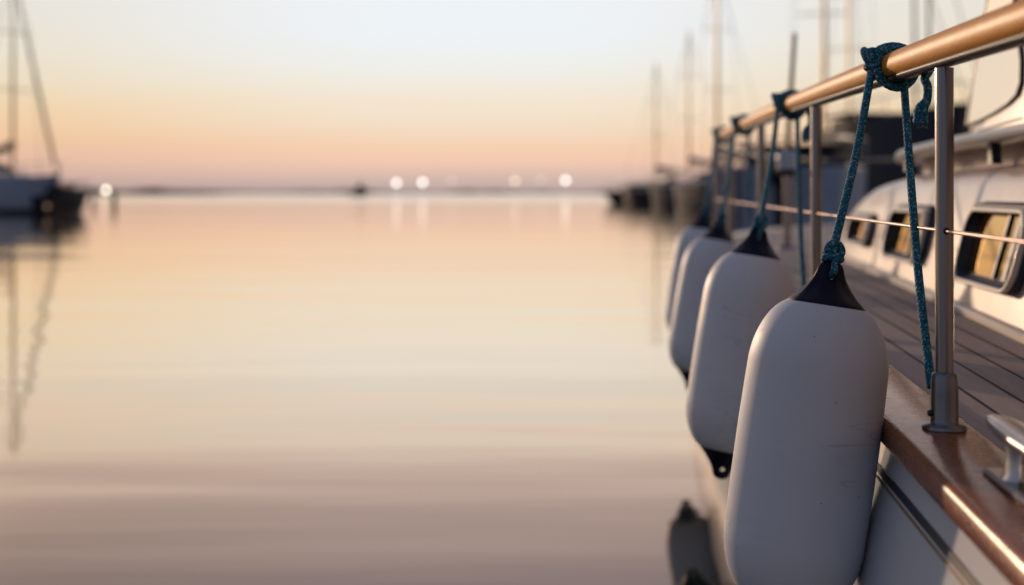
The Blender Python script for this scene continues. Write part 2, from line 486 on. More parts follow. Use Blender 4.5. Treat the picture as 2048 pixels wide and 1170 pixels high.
def sailboat(label, px, D, yaw, L, B, Fb, top_y, hull='greyhull', lean=0.0, group=None, mast='mast', mr=0.08, cover=True, jib=False):
    x = (px - 1024) / F * D
    H = EYE + (HY - top_y) / F * D
    root = empty('moored_sailboat', (x, D, 0), yaw); tag(root, label, 'sailboat', group)
    q = MB(); rows = loft_hull(q, L, B, Fb, 0.3); q.build('hull', [M[hull], M['boot']], root)
    q = MB(); deck_of(q, rows); q.build('deck', M['whitehull'], root)
    # coach house
    q = MB(); ch = 0.42 * Fb / 1.2
    secs = []
    for t, wf, hf in ((-0.22 * L, 0.30, 1.0), (-0.02 * L, 0.32, 1.05), (0.10 * L, 0.27, 0.85), (0.2 * L, 0.17, 0.25), (0.23 * L, 0.12, 0.02)):
        w = B * wf; z0 = Fb - 0.04; z1 = z0 + ch * hf
        secs.append([Vector((-w, t, z0)), Vector((-w * 0.9, t, z1 * 0.97)), Vector((-w * 0.5, t, z1 + .03)), Vector((w * 0.5, t, z1 + .03)), Vector((w * 0.9, t, z1 * 0.97)), Vector((w, t, z0))])
    q.grid(secs); q.cap(secs[0]); q.cap(secs[-1], flip=True)
    cab = q.build('cabin', M['whitehull'], root)
    for s in (-1, 1):
        for yy in (-0.12 * L, -0.01 * L):
            w = MB(); w.box((s * B * 0.302, yy, Fb + ch * 0.45), (0.04, 0.09 * L, 0.16), bev=0.015); w.build('cabin_window', M['bwin'], cab)
    # spray hood
    q = MB(); arc = []
    for yy, k in ((-0.22 * L, 1.0), (-0.17 * L, 0.95), (-0.12 * L, 0.35)):
        arc.append([Vector((math.cos(a) * B * 0.3, yy, Fb + ch * 0.6 + math.sin(a) * 0.75 * k)) for a in [math.pi * j / 10 for j in range(11)]])
    q.grid(arc); q.build('spray_hood', M['canvas'], root)
    # mast
    zb = Fb + ch * 0.8
    q = MB(); q.tube([(0, 0, zb - 0.3), (0, -lean * 0.5 * H, lerp(zb, H, 0.5)), (0, -lean * H, H)], [mr, mr * 0.95, mr * 0.6], 10)
    m = q.build('mast', M[mast], root)
    for fz in (0.42, 0.7):
        z = zb + (H - zb) * fz; q = MB()
        q.tube([(-B * 0.3, -lean * z - 0.1, z), (0, -lean * z, z + 0.03), (B * 0.3, -lean * z - 0.1, z)], 0.025, 6); q.build('spreader', M[mast], m)
    q = MB(); q.lathe([(0.04, H), (0.05, H + 0.05), (0.03, H + 0.14)], 8, mtx=Matrix.Translation((0, -lean * H, 0))); q.build('masthead_light', M[mast], m)
    bl = 0.36 * L
    q = MB(); q.tube([(0, -0.1, zb + 0.95), (0, -bl, zb + 1.02)], 0.05, 8); bo = q.build('boom', M[mast], root)
    if cover:
        q = MB(); pts = []; rr = []
        for i in range(15):
            t = i / 14; pts.append((0, -0.05 - bl * 0.97 * t, zb + 1.12 + 0.28 * (1 - t) ** 2 + 0.03 * math.sin(t * 23))); rr.append(0.05 + 0.15 * (1 - t) ** 0.7 * (0.9 + 0.1 * math.sin(t * 31)))
        q.tube(pts, rr, 10); q.build('sail_cover', M['canvas'], bo)
    bowp = rows[-1][0]
    q = MB(); p0 = Vector((0, bowp.y - 0.15, bowp.z)); p1 = Vector((0, -lean * H, H * 0.985))
    (q.tube([p0.lerp(p1, t) for t in (0, .03, .1, .5, .9, .97, 1)], [0.015, 0.03, 0.085, 0.075, 0.04, 0.02, 0.012], 8), q.build('furled_jib', M['furl'], root)) if jib else (q.tube([p0, p1], 0.012, 6), q.build('forestay', M['dsteel'], root))
    q = MB(); p0 = Vector((0, rows[0][0].y, rows[0][0].z)); q.tube([p0, p1], 0.012, 6); q.build('backstay', M['dsteel'], root)
    for s in (-1, 1):
        z = zb + (H - zb) * 0.7
        q = MB(); q.tube([(s * B * 0.46, -0.15, Fb), (s * B * 0.3, -lean * z - 0.1, z), (0, -lean * H, H * 0.97)], 0.012, 6); q.build('shroud', M['dsteel'], root)
    # pulpit and guard rails
    q = MB()
    for s in (0, -1):
        line = [r[s] + Vector((0, 0, 0.55)) for r in rows[::2]]
        q.tube(line, 0.014, 6)
        for r in rows[::3]:
            q.tube([r[s], r[s] + Vector((0, 0, 0.55))], 0.014, 6)
    q.build('guard_rail', M['dsteel'], root)
    return root


GR = 'sailboats moored in the far row on the right'
fwdL = lambda dx, dy: math.atan2(-dx, dy)      # yaw whose +y axis points along (dx, dy)
sailboat('sailboat with short mast and dark low hull at the left end of the right row', 1312, 88, fwdL(-0.75, 1), 8.0, 2.7, 0.95, 128, 'darkhull', group=GR)
sailboat('grey sailboat with blue sail cover, second from the left in the right row', 1378, 76, fwdL(-0.62, 1), 8.6, 2.8, 1.15, 62, 'greyhull', group=GR)
sailboat('taller masted sailboat just left of the row of fender ropes', 1434, 66, fwdL(-0.45, 1), 9.5, 3.0, 1.2, -70, 'greyhull', group=GR, mr=0.1)
sailboat('sailboat whose tall mast rises between the two nearest fender ropes', 1648, 46, fwdL(0.22, 1), 9.0, 2.9, 1.15, -420, 'greyhull', group=GR, mast='mast', mr=0.07)
sailboat('sailboat behind the dark hull with a slanting furled sail beside the near rope', 1700, 52, fwdL(0.45, 0.8), 9.0, 2.9, 1.1, -260, 'greyhull', group=GR, mr=0.06, lean=0.03)

# sailboat on the left
sailboat('blue grey moored sailboat with tall mast and furled jib at the left edge', 26, 58, fwdL(0.72, -0.69), 9.6, 3.0, 1.3, -58, 'whitehull', mr=0.075, lean=0.0, jib=True)


def motor_launch(name, label, cat, loc, yaw, L, B, Fb, hull, house='whitehull', rise=0.5, hh=1.0, hy=-0.1, top='darkhull', extra=None, group=None):
    root = empty(name, loc, yaw); tag(root, label, cat, group)
    q = MB(); rows = loft_hull(q, L, B, Fb, rise, 0.85, rake=0.9); q.build('hull', [M[hull], M['boot']], root)
    q = MB(); deck_of(q, rows, 0.12); q.build('deck', M[house], root)
    q = MB(); secs = []
    for t, wf, hf in ((hy - 0.2, 0.36, 1.0), (hy + 0.05, 0.36, 1.0), (hy + 0.13, 0.34, 0.55), (hy + 0.25, 0.26, 0.35), (hy + 0.32, 0.2, 0.0)):
        z0 = Fb - 0.1; z1 = z0 + hh * hf + 0.02; w = B * wf
        secs.append([Vector((-w, t * L, z0)), Vector((-w * 0.9, t * L, z1)), Vector((-w * 0.5, t * L, z1 + 0.04)), Vector((w * 0.5, t * L, z1 + 0.04)), Vector((w * 0.9, t * L, z1)), Vector((w, t * L, z0))])
    q.grid(secs, smooth=False); q.cap(secs[0]); q.cap(secs[-1], flip=True)
    hs = q.build('wheelhouse', M[house], root)
    for s in (-1, 1):
        w = MB(); w.box((s * B * 0.345, (hy - 0.08) * L, Fb + hh * 0.55), (0.05, 0.2 * L, hh * 0.34), bev=0.02); w.build('side_window', M['bwin'], hs)
    w = MB(); w.box((0, (hy - 0.2) * L - 0.01, Fb + hh * 0.5), (B * 0.4, 0.04, hh * 0.5), bev=0.015); w.build('rear_window', M['bwin'], hs)
    w = MB(); w.box((0, (hy - 0.08) * L, Fb + hh + 0.02), (B * 0.78, 0.32 * L, 0.07), bev=0.03); w.build('roof', M[top], hs)
    q = MB()
    for s in (0, -1):
        q.tube([r[s] + Vector((0, 0, 0.5)) for r in rows[4:]], 0.018, 6)
        for r in rows[4::3]:
            q.tube([r[s], r[s] + Vector((0, 0, 0.5))], 0.016, 6)
    q.build('guard_rail', M['dsteel'], root)
    return root


# large dark hull whose bow rises behind the near cabin
bw = P(1925, 205, 30); st = Vector(((1712 - 1024) / F * 35.5, 35.5, 0))
dv = Vector((bw.x - st.x, bw.y - st.y, 0)); Ld = dv.length
mid = Vector((st.x, st.y, 0)) + dv * 0.55
mid.z = 0
darkb = motor_launch('dark_hulled_boat', 'large dark hulled boat whose high bow shows behind the near stanchion', 'boat', mid, fwdL(dv.x, dv.y), Ld, 3.0, 2.45, 'slate', 'slate', rise=0.24, hh=0.5, hy=-0.25, top='slate')
for yy, hx, tp in ((0.3, 0.0, 7.5), (1.0, 0.0, 8.6)):
    q = MB(); q.tube([(0, yy, 1.9), (0, yy - 0.05, tp * 0.6), (0, yy - 0.15, tp)], [0.05, 0.045, 0.03], 8); q.build('mast', M['darkmast'], darkb)
    q = MB(); q.tube([(0, yy + 2.6, 2.7), (0, yy - 0.1, tp * 0.95)], 0.014, 6); q.build('stay', M['darkmast'], darkb)

wm = motor_launch('white_motorboat', 'pale blue grey motorboat moored beyond the foredeck, seen between the stanchions', 'motorboat', ((1605 - 1024) / F * 23, 23, 0), fwdL(0.35, 1), 6.4, 2.3, 1.25, 'whitehull', 'greyhull', rise=0.25, hh=0.42, hy=-0.05, top='darkhull')
q = MB(); q.box((0.1, -3.78, 1.28), (0.42, 0.5, 0.5), bev=0.12); q.box((0.1, -3.72, 0.62), (0.16, 0.26, 0.95), bev=0.05); q.build('outboard_motor', M['darkhull'], wm)
q = MB()
for s_ in (-0.16, 0.16): q.tube([(-0.72 + s_, -3.6, 1.35), (-0.72 + s_, -3.66, 0.2)], 0.022, 8)
for z_ in (0.3, 0.58, 0.86, 1.14): q.tube([(-0.88, -3.64, z_), (-0.56, -3.64, z_)], 0.02, 8)
q.build('boarding_ladder', M['darkmast'], wm)
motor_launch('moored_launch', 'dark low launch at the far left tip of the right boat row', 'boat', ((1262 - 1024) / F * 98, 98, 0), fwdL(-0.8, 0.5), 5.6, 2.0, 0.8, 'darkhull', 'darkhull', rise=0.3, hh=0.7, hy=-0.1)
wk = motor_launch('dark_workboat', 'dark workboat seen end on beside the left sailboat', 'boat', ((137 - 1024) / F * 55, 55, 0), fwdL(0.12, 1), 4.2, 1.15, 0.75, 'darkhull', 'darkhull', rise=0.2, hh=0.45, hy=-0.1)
q = MB(); rr = 0.10; q.lathe([(max(0.004, rr * math.sin(math.pi * k / 8)), -rr * math.cos(math.pi * k / 8)) for k in range(9)], 12, mtx=Matrix.Translation((0.30, -2.5, 0.34)))
q.build('stern_light', glow('stern_light_glow', (1.0, 0.6, 0.4), 0.3), wk)

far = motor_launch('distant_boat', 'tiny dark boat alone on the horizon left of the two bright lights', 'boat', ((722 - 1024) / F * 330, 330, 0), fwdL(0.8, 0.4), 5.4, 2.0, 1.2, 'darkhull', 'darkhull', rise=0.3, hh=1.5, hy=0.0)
q = MB(); q.tube([(0, 0, 1.5), (0, 0, 4.4)], [0.16, 0.09], 8); q.build('mast', M['darkmast'], far)

for px, D, h, w, lab in ((186, 86, 0.75, 0.24, 'short mooring pile nearer the left boats'), (228, 78, 0.85, 0.30, 'thicker mooring pile standing below the yellowish light')):
    q = MB(); n = 10
    q.lathe([(w / 2, -1.0), (w / 2, h * 0.6), (w / 2 * 0.95, h - 0.04), (w / 2 * 0.7, h)], 14)
    tag(q.build('mooring_pile', M['pile'], None, ((px - 1024) / F * D, D, 0)), lab, 'pile', 'mooring piles on the left')

# ------------------------------------------------------------------ the near yacht (boat frame)
TH = math.atan(0.0883)
CX = 1.75
ct, stn = math.cos(TH), math.sin(TH)
yacht = empty('white_yacht', (CX, 0, 0), -TH)
tag(yacht, 'near white yacht with teak deck, wooden handrail and windowed cabin on the right', 'yacht')


def L2(X, D):                    # world plan to boat plan
    return ((X - CX) * ct - D * stn, (X - CX) * stn + D * ct)


def W2(x, y):
    return (CX + x * ct + y * stn, -x * stn + y * ct)


def Dof(y):
    return (y + 0.1213) / 1.0039


def zrail(y):
    d = Dof(y) - 1.4
    if d > 4.9: return EYE + 0.19 + 0.0265 * 4.9 - 0.0027 * 4.9 ** 2
    if d < 0: return EYE + 0.19 + 0.0265 * d
    return EYE + 0.19 + 0.0265 * d - 0.0027 * d * d


def zcap(y):
    return zrail(y) - 0.523


BOW = 10.6; STERN = -3.4


def hb(y):
    if y > 5.6:
        return 1.378 * max(0.0, 1 - ((y - 5.6) / (BOW - 5.6)) ** 2.1) ** 0.85
    if y < 0:
        return 1.378 - 0.012 * y * y
    return 1.378


def edge(y, off, side=-1):
    return side * max(0.012, hb(y) - off)


ysn = [STERN + (BOW - STERN) * i / 90 for i in range(91)]
ysn = sorted(set([round(v, 4) for v in ysn] + [10.3, 10.45, 10.55]))

# hull
q = MB(); rows = []
HP = [(-0.012, -0.036), (-0.006, -0.06), (0.004, -0.10), (0.020, -0.16), (0.034, -0.22), (0.050, -0.32), (0.055, -0.45), (0.03, -0.62), (-0.10, -0.80), (-0.6, -1.02)]
for y in ysn:
    k = hb(y) / 1.378; z0 = zcap(y)
    port = []
    for o, dz in HP:
        port.append(Vector((-max(0.008, hb(y) + o * k), y - (0.35 * (-dz) * sm(8.5, BOW, y)), z0 + dz)))
    rows.append(port + [Vector((-p.x, p.y, p.z)) for p in port[::-1]])
q.grid(rows, flip=False)
q.cap(rows[0])
q.build('hull', M['hull'], yacht)

# dark stripe and thin gold line just under the cap rail
for nm, mat, d0, d1, pr in (('accent_stripe', 'stripe', -0.073, -0.083, 0.0022), ('gold_line', 'gold', -0.0885, -0.091, 0.0020)):
    for side in (-1, 1):
        q = MB(); rw = []
        def ho(dz):
            for i in range(len(HP) - 1):
                if HP[i][1] >= dz >= HP[i + 1][1]:
                    return lerp(HP[i][0], HP[i + 1][0], (HP[i][1] - dz) / (HP[i][1] - HP[i + 1][1]))
            return 0
        for y in ysn[:-2]:
            k = hb(y) / 1.378; z0 = zcap(y); sh = lambda dz: y - 0.35 * (-dz) * sm(8.5, BOW, y)
            rw.append([Vector((side * (hb(y) + ho(d0) * k - 0.002), sh(d0), z0 + d0)), Vector((side * (hb(y) + ho(d0) * k + pr), sh(d0), z0 + d0)),
                       Vector((side * (hb(y) + ho(d1) * k + pr), sh(d1), z0 + d1)), Vector((side * (hb(y) + ho(d1) * k - 0.002), sh(d1), z0 + d1))])
        q.grid(rw, smooth=False, flip=(side > 0)); q.build(nm, M[mat], yacht)

# deck
q = MB()
q.grid([[Vector((edge(y, 0.06) * (1 - 2 * j / 8), y, zcap(y) - 0.014 + 0.03 * (1 - (1 - 2 * j / 8) ** 2))) for j in range(9)] for y in ysn[:-1]], flip=False)
dk = q.build('deck', M['deck'], yacht)

# cap rail: rounded section, both sides
CP = [(0.012, -0.040), (0.003, -0.039), (-0.001, -0.034), (-0.002, -0.022), (-0.001, -0.010), (0.003, -0.003), (0.010, 0.0), (0.060, 0.0015), (0.108, 0.0), (0.115, -0.003), (0.117, -0.008), (0.117, -0.03), (0.100, -0.040)]
for side in (-1, 1):
    q = MB(); rw = []
    for y in ysn[:-1]:
        rw.append([Vector((side * max(0.002, hb(y) - o), y, zcap(y) + dz)) for o, dz in CP])
    q.grid(rw, closed_u=True, flip=(side < 0)); q.cap(rw[0]); q.build('cap_rail', M['cap'], yacht)

# stanchion line and handrail
XO = 0.0685          # stanchion inset from the cap edge
ST = [-3.0, -1.9, -0.72, 0.461, 1.636, 2.81, 3.995, 5.20, 6.4, 7.6]


def stanchion(y, side):
    x = edge(y, XO, side); z0 = zcap(y) + 0.001; z1 = zrail(y) - 0.030
    q = MB(); q.tube([(x, y, z0 + 0.04), (x, y, z1)], 0.0123, 24); s = q.build('stanchion', M['steel'], yacht)
    q = MB(); q.lathe([(0.0295, z0), (0.0300, z0 + 0.003), (0.0275, z0 + 0.0065), (0.0195, z0 + 0.008), (0.0186, z0 + 0.012), (0.0182, z0 + 0.05), (0.0172, z0 + 0.071), (0.0160, z0 + 0.076), (0.0125, z0 + 0.078)], 32, mtx=Matrix.Translation((x, y, 0)), cap1=False)
    q.build('stanchion_socket', M['dsteel'], s)
    q = MB(); q.lathe([(0.0045, 0), (0.0045, 0.004), (0.003, 0.006)], 10, mtx=Matrix.Translation((x - 0.0175, y - 0.004, z0 + 0.022)) @ Matrix.Rotation(-math.pi / 2, 4, 'Y')); q.build('set_screw', M['reveal'], s)
    q = MB(); zw = zwire(y); q.lathe([(0.0040, -0.0150), (0.0048, -0.0135), (0.0048, 0.0135), (0.0040, 0.0150)], 14, mtx=Matrix.Translation((x, y, zw)) @ Matrix.Rotation(math.pi / 2, 4, 'X')); q.build('wire_eye', M['reveal'], s)
    return s


def zwire(y):
    return EYE - 0.0545 + 0.0040 * (Dof(y) - 1.4)


for y in ST:
    stanchion(y, -1)
for y in (-0.6, 1.8, 4.2, 6.6):
    stanchion(y, 1)

for side in (-1, 1):
    q = MB(); rw = []
    yy = [STERN + 0.3 + i * 0.15 for i in range(int((5.55 - STERN) / 0.15) + 1)]
    yy = [v for v in yy if v < 5.5] + [5.52]
    for y in yy:
        x = edge(y, XO, side); z = zrail(y); ring = []
        for k in range(28):
            a = 2 * math.pi * k / 28; c, s = math.cos(a), math.sin(a)
            ring.append(Vector((x + 0.0225 * math.copysign(abs(c) ** 0.85, c), y, z - 0.002 + 0.0210 * math.copysign(abs(s) ** 0.85, s))))
        rw.append(ring)
    q.grid(rw, closed_u=True, flip=True); q.cap(rw[0]); q.cap(rw[-1], flip=True)
    hr = q.build('handrail', M['rail'], yacht)
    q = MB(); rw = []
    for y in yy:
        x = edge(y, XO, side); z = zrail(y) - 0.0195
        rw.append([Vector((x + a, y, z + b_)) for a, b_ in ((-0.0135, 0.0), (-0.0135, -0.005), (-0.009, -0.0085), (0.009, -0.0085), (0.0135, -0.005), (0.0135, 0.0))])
    q.grid(rw, closed_u=True, flip=(True)); q.cap(rw[0]); q.cap(rw[-1], flip=True); q.build('rail_strip', M['shade_strip'], hr)  # strip coloured near-black to stand for the shade under the rail
    # lifeline wire
    q = MB(); q.tube([(edge(y, XO, side), y, zwire(y)) for y in [STERN + 0.4 + i * 0.25 for i in range(int((8.0 - STERN) / 0.25))]], 0.0026, 10); q.build('lifeline_wire', M['wire'], yacht)
# bow pulpit in steel tube
q = MB(); pts = []
for i in range(31):
    y = 5.5 + (10.35 - 5.5) * math.sin(math.pi / 2 * i / 30)
    pts.append(Vector((edge(y, XO, -1), y, zrail(y) - 0.004 * i / 30)))
full = pts + [Vector((-p.x, p.y, p.z)) for p in pts[::-1][1:]]
q.tube(full, 0.0125, 12)
for p in (full[20], full[-21]):
    q.tube([p, (p.x, p.y, zcap(p.y))], 0.0125, 12)
q.build('bow_rail', M['steel'], yacht)

# cabin trunk ---------------------------------------------------------------
def xcab(y):                    # half width of the cabin at its base
    return interp([-2.6, 2.6, 5.0, 5.5, 5.85, 6.1], [0.97, 0.933, 0.878, 0.83, 0.72, 0.5], y)


def ztop(y):
    return EYE + interp([-2.6, 3.0, 4.1, 4.75, 5.3, 5.85, 6.1], [0.075, 0.066, 0.055, 0.02, -0.07, -0.22, -0.29], y)


LEAN = 0.22
q = MB(); rw = []
for i in range(60):
    y = -2.6 + 8.7 * i / 59
    xb = xcab(y); z0 = zcap(y) - 0.03; zt = ztop(y); h = zt - z0
    half = [(xb, z0), (xb - LEAN * h * 0.5, z0 + h * 0.5), (xb - LEAN * h * 0.88, z0 + h * 0.88), (xb - LEAN * h - 0.006, z0 + h * 0.96), (xb - LEAN * h - 0.025, z0 + h), (xb * 0.72, zt + 0.012), (xb * 0.3, zt + 0.03)]
    rw.append([Vector((-a, y, z)) for a, z in half] + [Vector((a, y, z)) for a, z in half[::-1]])
q.grid(rw); q.cap(rw[0]); q.cap(rw[-1], flip=True)
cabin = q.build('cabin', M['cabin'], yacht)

# cream strip round the base of the cabin
for side in (-1, 1):
    q = MB(); rw = []
    for i in range(60):
        y = -2.6 + 8.4 * i / 59; xb = xcab(y); z0 = zcap(y) - 0.012 + 0.012
        rw.append([Vector((side * (xb + a), y, z0 + z)) for a, z in ((-0.01, -0.02), (0.013, -0.02), (0.013, 0.012), (0.009, 0.017), (-0.01, 0.019))])
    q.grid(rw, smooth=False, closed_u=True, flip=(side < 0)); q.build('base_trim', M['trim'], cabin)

# recessed band, overhanging brow and its brackets
q = MB(); rw = []
for y in (-2.55, 0, 2, 3.2, 3.9, 4.15):
    w = xcab(y) - 0.125; t = 1.0 if y < 4 else 0.6
    rw.append([Vector((-w, y, EYE + 0.02)), Vector((-w + 0.01, y, EYE + 0.135)), Vector((w - 0.01, y, EYE + 0.135)), Vector((w, y, EYE + 0.02))])
q.grid(rw); q.cap(rw[0]); q.cap(rw[-1], flip=True); q.build('roof_band', M['cabin'], cabin)
q = MB(); rw = []
BR = [(-2.6, 0.91, 0.122), (1.0, 0.89, 0.122), (2.8, 0.872, 0.122), (3.6, 0.858, 0.121), (4.0, 0.845, 0.116), (4.25, 0.835, 0.108), (4.40, 0.81, 0.102), (4.50, 0.77, 0.100), (4.54, 0.72, 0.100)]
for y, w, z in BR:
    th = 0.030 if y < 4.3 else 0.022
    sec = [(w - 0.03, -0.004), (w - 0.006, 0.0), (w, 0.008), (w, th - 0.008), (w - 0.008, th), (w - 0.10, th + 0.018), (w * 0.4, th + 0.04)]
    rw.append([Vector((-a, y, EYE + z + b_)) for a, b_ in sec] + [Vector((a, y, EYE + z + b_)) for a, b_ in sec[::-1]])
q.grid(rw, closed_u=True, flip=True); q.cap(rw[0]); q.cap(rw[-1], flip=True)
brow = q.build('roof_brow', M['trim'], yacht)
for y in (0.6, 1.9, 3.05, 4.1):
    for side in (-1, 1):
        q = MB(); w = xcab(y)
        x0 = w - 0.075
        sec = [(0.0, 0.068), (0.0, 0.082), (-0.004, 0.10), (-0.014, 0.1215)]
        rw = []
        for dx, z in sec:
            hw = 0.015 if z > 0.075 else 0.024
            rw.append([Vector((side * (x0 - 0.012), y - hw - dx * 0.8, EYE + z)), Vector((side * (x0 + 0.012), y - hw - dx * 0.8, EYE + z)), Vector((side * (x0 + 0.012), y + hw - dx * 0.8, EYE + z)), Vector((side * (x0 - 0.012), y + hw - dx * 0.8, EYE + z))])
        q.grid(rw, closed_u=True, smooth=False, flip=(side < 0)); q.build('brow_bracket', M['gasket'], brow)


def wallpt(y, z, out=0.0, top=False):
    """point on the port cabin side: z relative to the eye"""
    z0 = zcap(y) - 0.03; zz = EYE + z
    return Vector((-(xcab(y) - LEAN * (zz - z0)) - out, y, zz - out * LEAN))


def rrect(y0, y1, z0, z1, r, n=6, skew=0.0):
    o = []
    for cx_, cz_, a0 in ((y1 - r, z1 - r, 0), (y0 + r, z1 - r, 90), (y0 + r, z0 + r, 180), (y1 - r, z0 + r, 270)):
        for i in range(n + 1):
            a = math.radians(a0 + 90 * i / n)
            z = cz_ + r * math.sin(a)
            o.append((cx_ + r * math.cos(a) + skew * (z - (z0 + z1) / 2), z))
    return o


def port_window(D0, D1, zc, h):
    y0, y1 = D0 - 0.06, D1 - 0.06
    z0, z1 = zc - h / 2, zc + h / 2
    sk = -0.10
    def ring(inset, out, r):
        return [wallpt(a, z, out) for a, z in rrect(y0 + inset, y1 - inset, z0 + inset * 0.8, z1 - inset * 0.8, max(r, 0.01), 6, sk)]
    r = min(0.06, h * 0.33)
    q = MB()
    q.grid([ring(0.004, -0.004, r), ring(0.004, 0.016, r), ring(0.007, 0.020, r), ring(0.012, 0.020, r)], closed_u=True, mat=0)
    w = q.build('window', M['gasket'], yacht)
    q = MB()
    q.grid([ring(0.011, 0.014, r), ring(0.011, 0.029, r), ring(0.016, 0.034, r), ring(0.022, 0.034, r * .9), ring(0.026, 0.031, r * .85)], closed_u=True, mat=0)
    q.build('window_frame', M['trim'], w)
    q = MB()
    q.grid([ring(0.0255, 0.0315, r * .85), ring(0.029, 0.0025, r * .8), ring(0.036, 0.0025, r * .75)], closed_u=True)
    q.build('window_recess', M['reveal'], w)
    q = MB(); q.cap(ring(0.035, 0.004, r * .75)); q.build('pane', M['pane'], w)
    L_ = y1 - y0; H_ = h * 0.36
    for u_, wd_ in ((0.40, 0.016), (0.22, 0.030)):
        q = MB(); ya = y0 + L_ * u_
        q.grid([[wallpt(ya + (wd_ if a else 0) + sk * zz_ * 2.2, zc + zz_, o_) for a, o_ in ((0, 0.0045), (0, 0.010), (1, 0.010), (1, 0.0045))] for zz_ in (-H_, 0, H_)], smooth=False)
        q.build('reflection_bar', M['gasket'], w)  # dark bars modelled on the pane as stand-ins for mast reflections


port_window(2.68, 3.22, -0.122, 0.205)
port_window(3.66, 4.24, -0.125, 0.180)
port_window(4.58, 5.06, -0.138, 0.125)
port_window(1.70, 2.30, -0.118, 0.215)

# pilot house above the brow ------------------------------------------------
def phx(z):
    return 0.80 - 0.10 * (z - 0.15)


def phy(z):                    # raked front edge
    return 3.60 - 0.86 * (z - 0.15)


q = MB(); rw = []
for z in (0.145, 0.16, 0.35, 0.6, 0.85, 1.0, 1.04):
    w = phx(z); yf = phy(z); r = 0.10
    half = [(w, -2.3), (w, yf - 0.25), (w - 0.012, yf - 0.10), (w - 0.06, yf - 0.015), (w - 0.14, yf + 0.02), (w * 0.4, yf + 0.07)]
    rw.append([Vector((-a, y, EYE + z)) for a, y in half] + [Vector((a, y, EYE + z)) for a, y in half[::-1]])
q.grid(rw, closed_u=True); q.cap(rw[-1])
ph = q.build('pilot_house', M['cabin'], yacht)
# side window of the pilot house, outline by its corner points
def phpt(px, py, out=0.0):
    # intersect the view ray with the port side of the pilot house
    dx, dz = (px - 1024) / F, (HY - py) / F
    D = 3.0
    for _ in range(20):
        z = dz * D; w = phx(z)
        # boat x = (X-CX)ct - D stn = -w
        D = (CX * ct - w) / (dx * ct - stn)
    x, y = L2(dx * D, D)
    return Vector((x - out, y, EYE + dz * D))
OUT = [(1937, 250), (1962, 241), (1992, 226), (2020, 208), (2038, 190), (2046, 165), (2047, 120), (2040, 60), (2030, -30), (2022, -110), (1999, -112), (1987, -40), (1969, 60), (1950, 165)]
cxo = sum(a for a, _ in OUT) / len(OUT); cyo = sum(b_ for _, b_ in OUT) / len(OUT)
def shr(k, out): return [phpt(cxo + (a - cxo) * k, cyo + (b_ - cyo) * (1 - (1 - k) * 0.35), out) for a, b_ in OUT]
q = MB(); q.grid([shr(1.05, -0.003), shr(1.05, 0.007), shr(1.0, 0.010), shr(0.95, 0.007)], closed_u=True, flip=False)
w = q.build('windscreen_window', M['gasket'], ph)
q = MB(); q.cap(shr(0.96, 0.0065)); q.build('windscreen_pane', M['pane2'], ph)
q = MB(); q.tube([phpt(1918, 283, 0.004), phpt(1960, 262, 0.004), phpt(2010, 246, 0.004), phpt(2047, 236, 0.004)], 0.0016, 6); q.build('moulding_line', M['gasket'], ph)

# foredeck lamp post with whip aerial -----------------------------------------
lp = P(1574, 500, 6.1)
lx, ly = L2(lp.x, lp.y); zb = zcap(ly)
q = MB(); q.tube([(lx, ly, zb - 0.02), (lx, ly, EYE + 0.08)], 0.018, 14)
q.lathe([(0.05, zb - 0.01), (0.05, zb + 0.008), (0.02, zb + 0.014)], 20, mtx=Matrix.Translation((lx, ly, 0)))
lamp = q.build('light_post', M['steel'], yacht)
q = MB(); q.lathe([(0.030, EYE + 0.078), (0.046, EYE + 0.085), (0.048, EYE + 0.108)], 24, mtx=Matrix.Translation((lx, ly, 0))); q.build('light_base', M['navy'], lamp)
q = MB(); q.lathe([(0.047, EYE + 0.108), (0.049, EYE + 0.16), (0.050, EYE + 0.185), (0.040, EYE + 0.196), (0.01, EYE + 0.20)], 24, mtx=Matrix.Translation((lx, ly, 0))); q.build('light_housing', M['lens'], lamp)
q = MB(); tp = P(1589, 66, 6.1); tx, ty = L2(tp.x, tp.y)
q.tube([(lx, ly, EYE + 0.198), (lerp(lx, tx, .5), lerp(ly, ty, .5), lerp(EYE + .198, tp.z, .5)), (tx, ty, tp.z)], [0.014, 0.012, 0.011], 8); q.build('aerial', M['darkmast'], lamp)

# mooring cleat on the cap rail ----------------------------------------------
cxw, cyw = L2(0.562, 1.372)
zc = zcap(cyw) + 0.002
T = Matrix.Translation((cxw, cyw, zc))
q = MB(); q.box((0, 0, 0.005), (0.046, 0.255, 0.009), bev=0.004, mtx=T)
base = q.build('cleat_base', M['csteel'], yacht)
for s in (-1, 1):
    q = MB(); q.lathe([(0.019, 0.008), (0.0155, 0.016), (0.0145, 0.036), (0.016, 0.051)], 20, mtx=T @ Matrix.Translation((0, s * 0.062, 0)))
    q.build('cleat_post', M['csteel'], base)
q = MB(); rw = []
for i in range(25):
    t = -1 + 2 * i / 24; yy = t * 0.165
    hw = 0.013 * (1 - abs(t) ** 4) + 0.006 * (abs(t) < 1) + 0.002; hh = 0.0075 * (1 - abs(t) ** 5) + 0.002
    z = 0.057 + 0.006 * t * t
    rw.append([T @ Vector((hw * math.copysign(abs(math.cos(a)) ** 0.7, math.cos(a)), yy, z + hh * math.copysign(abs(math.sin(a)) ** 0.7, math.sin(a)))) for a in [2 * math.pi * k / 20 for k in range(20)]])
q.grid(rw, closed_u=True, flip=True); q.cap(rw[0]); q.cap(rw[-1], flip=True)
q.build('cleat_horn', M['csteel'], base)

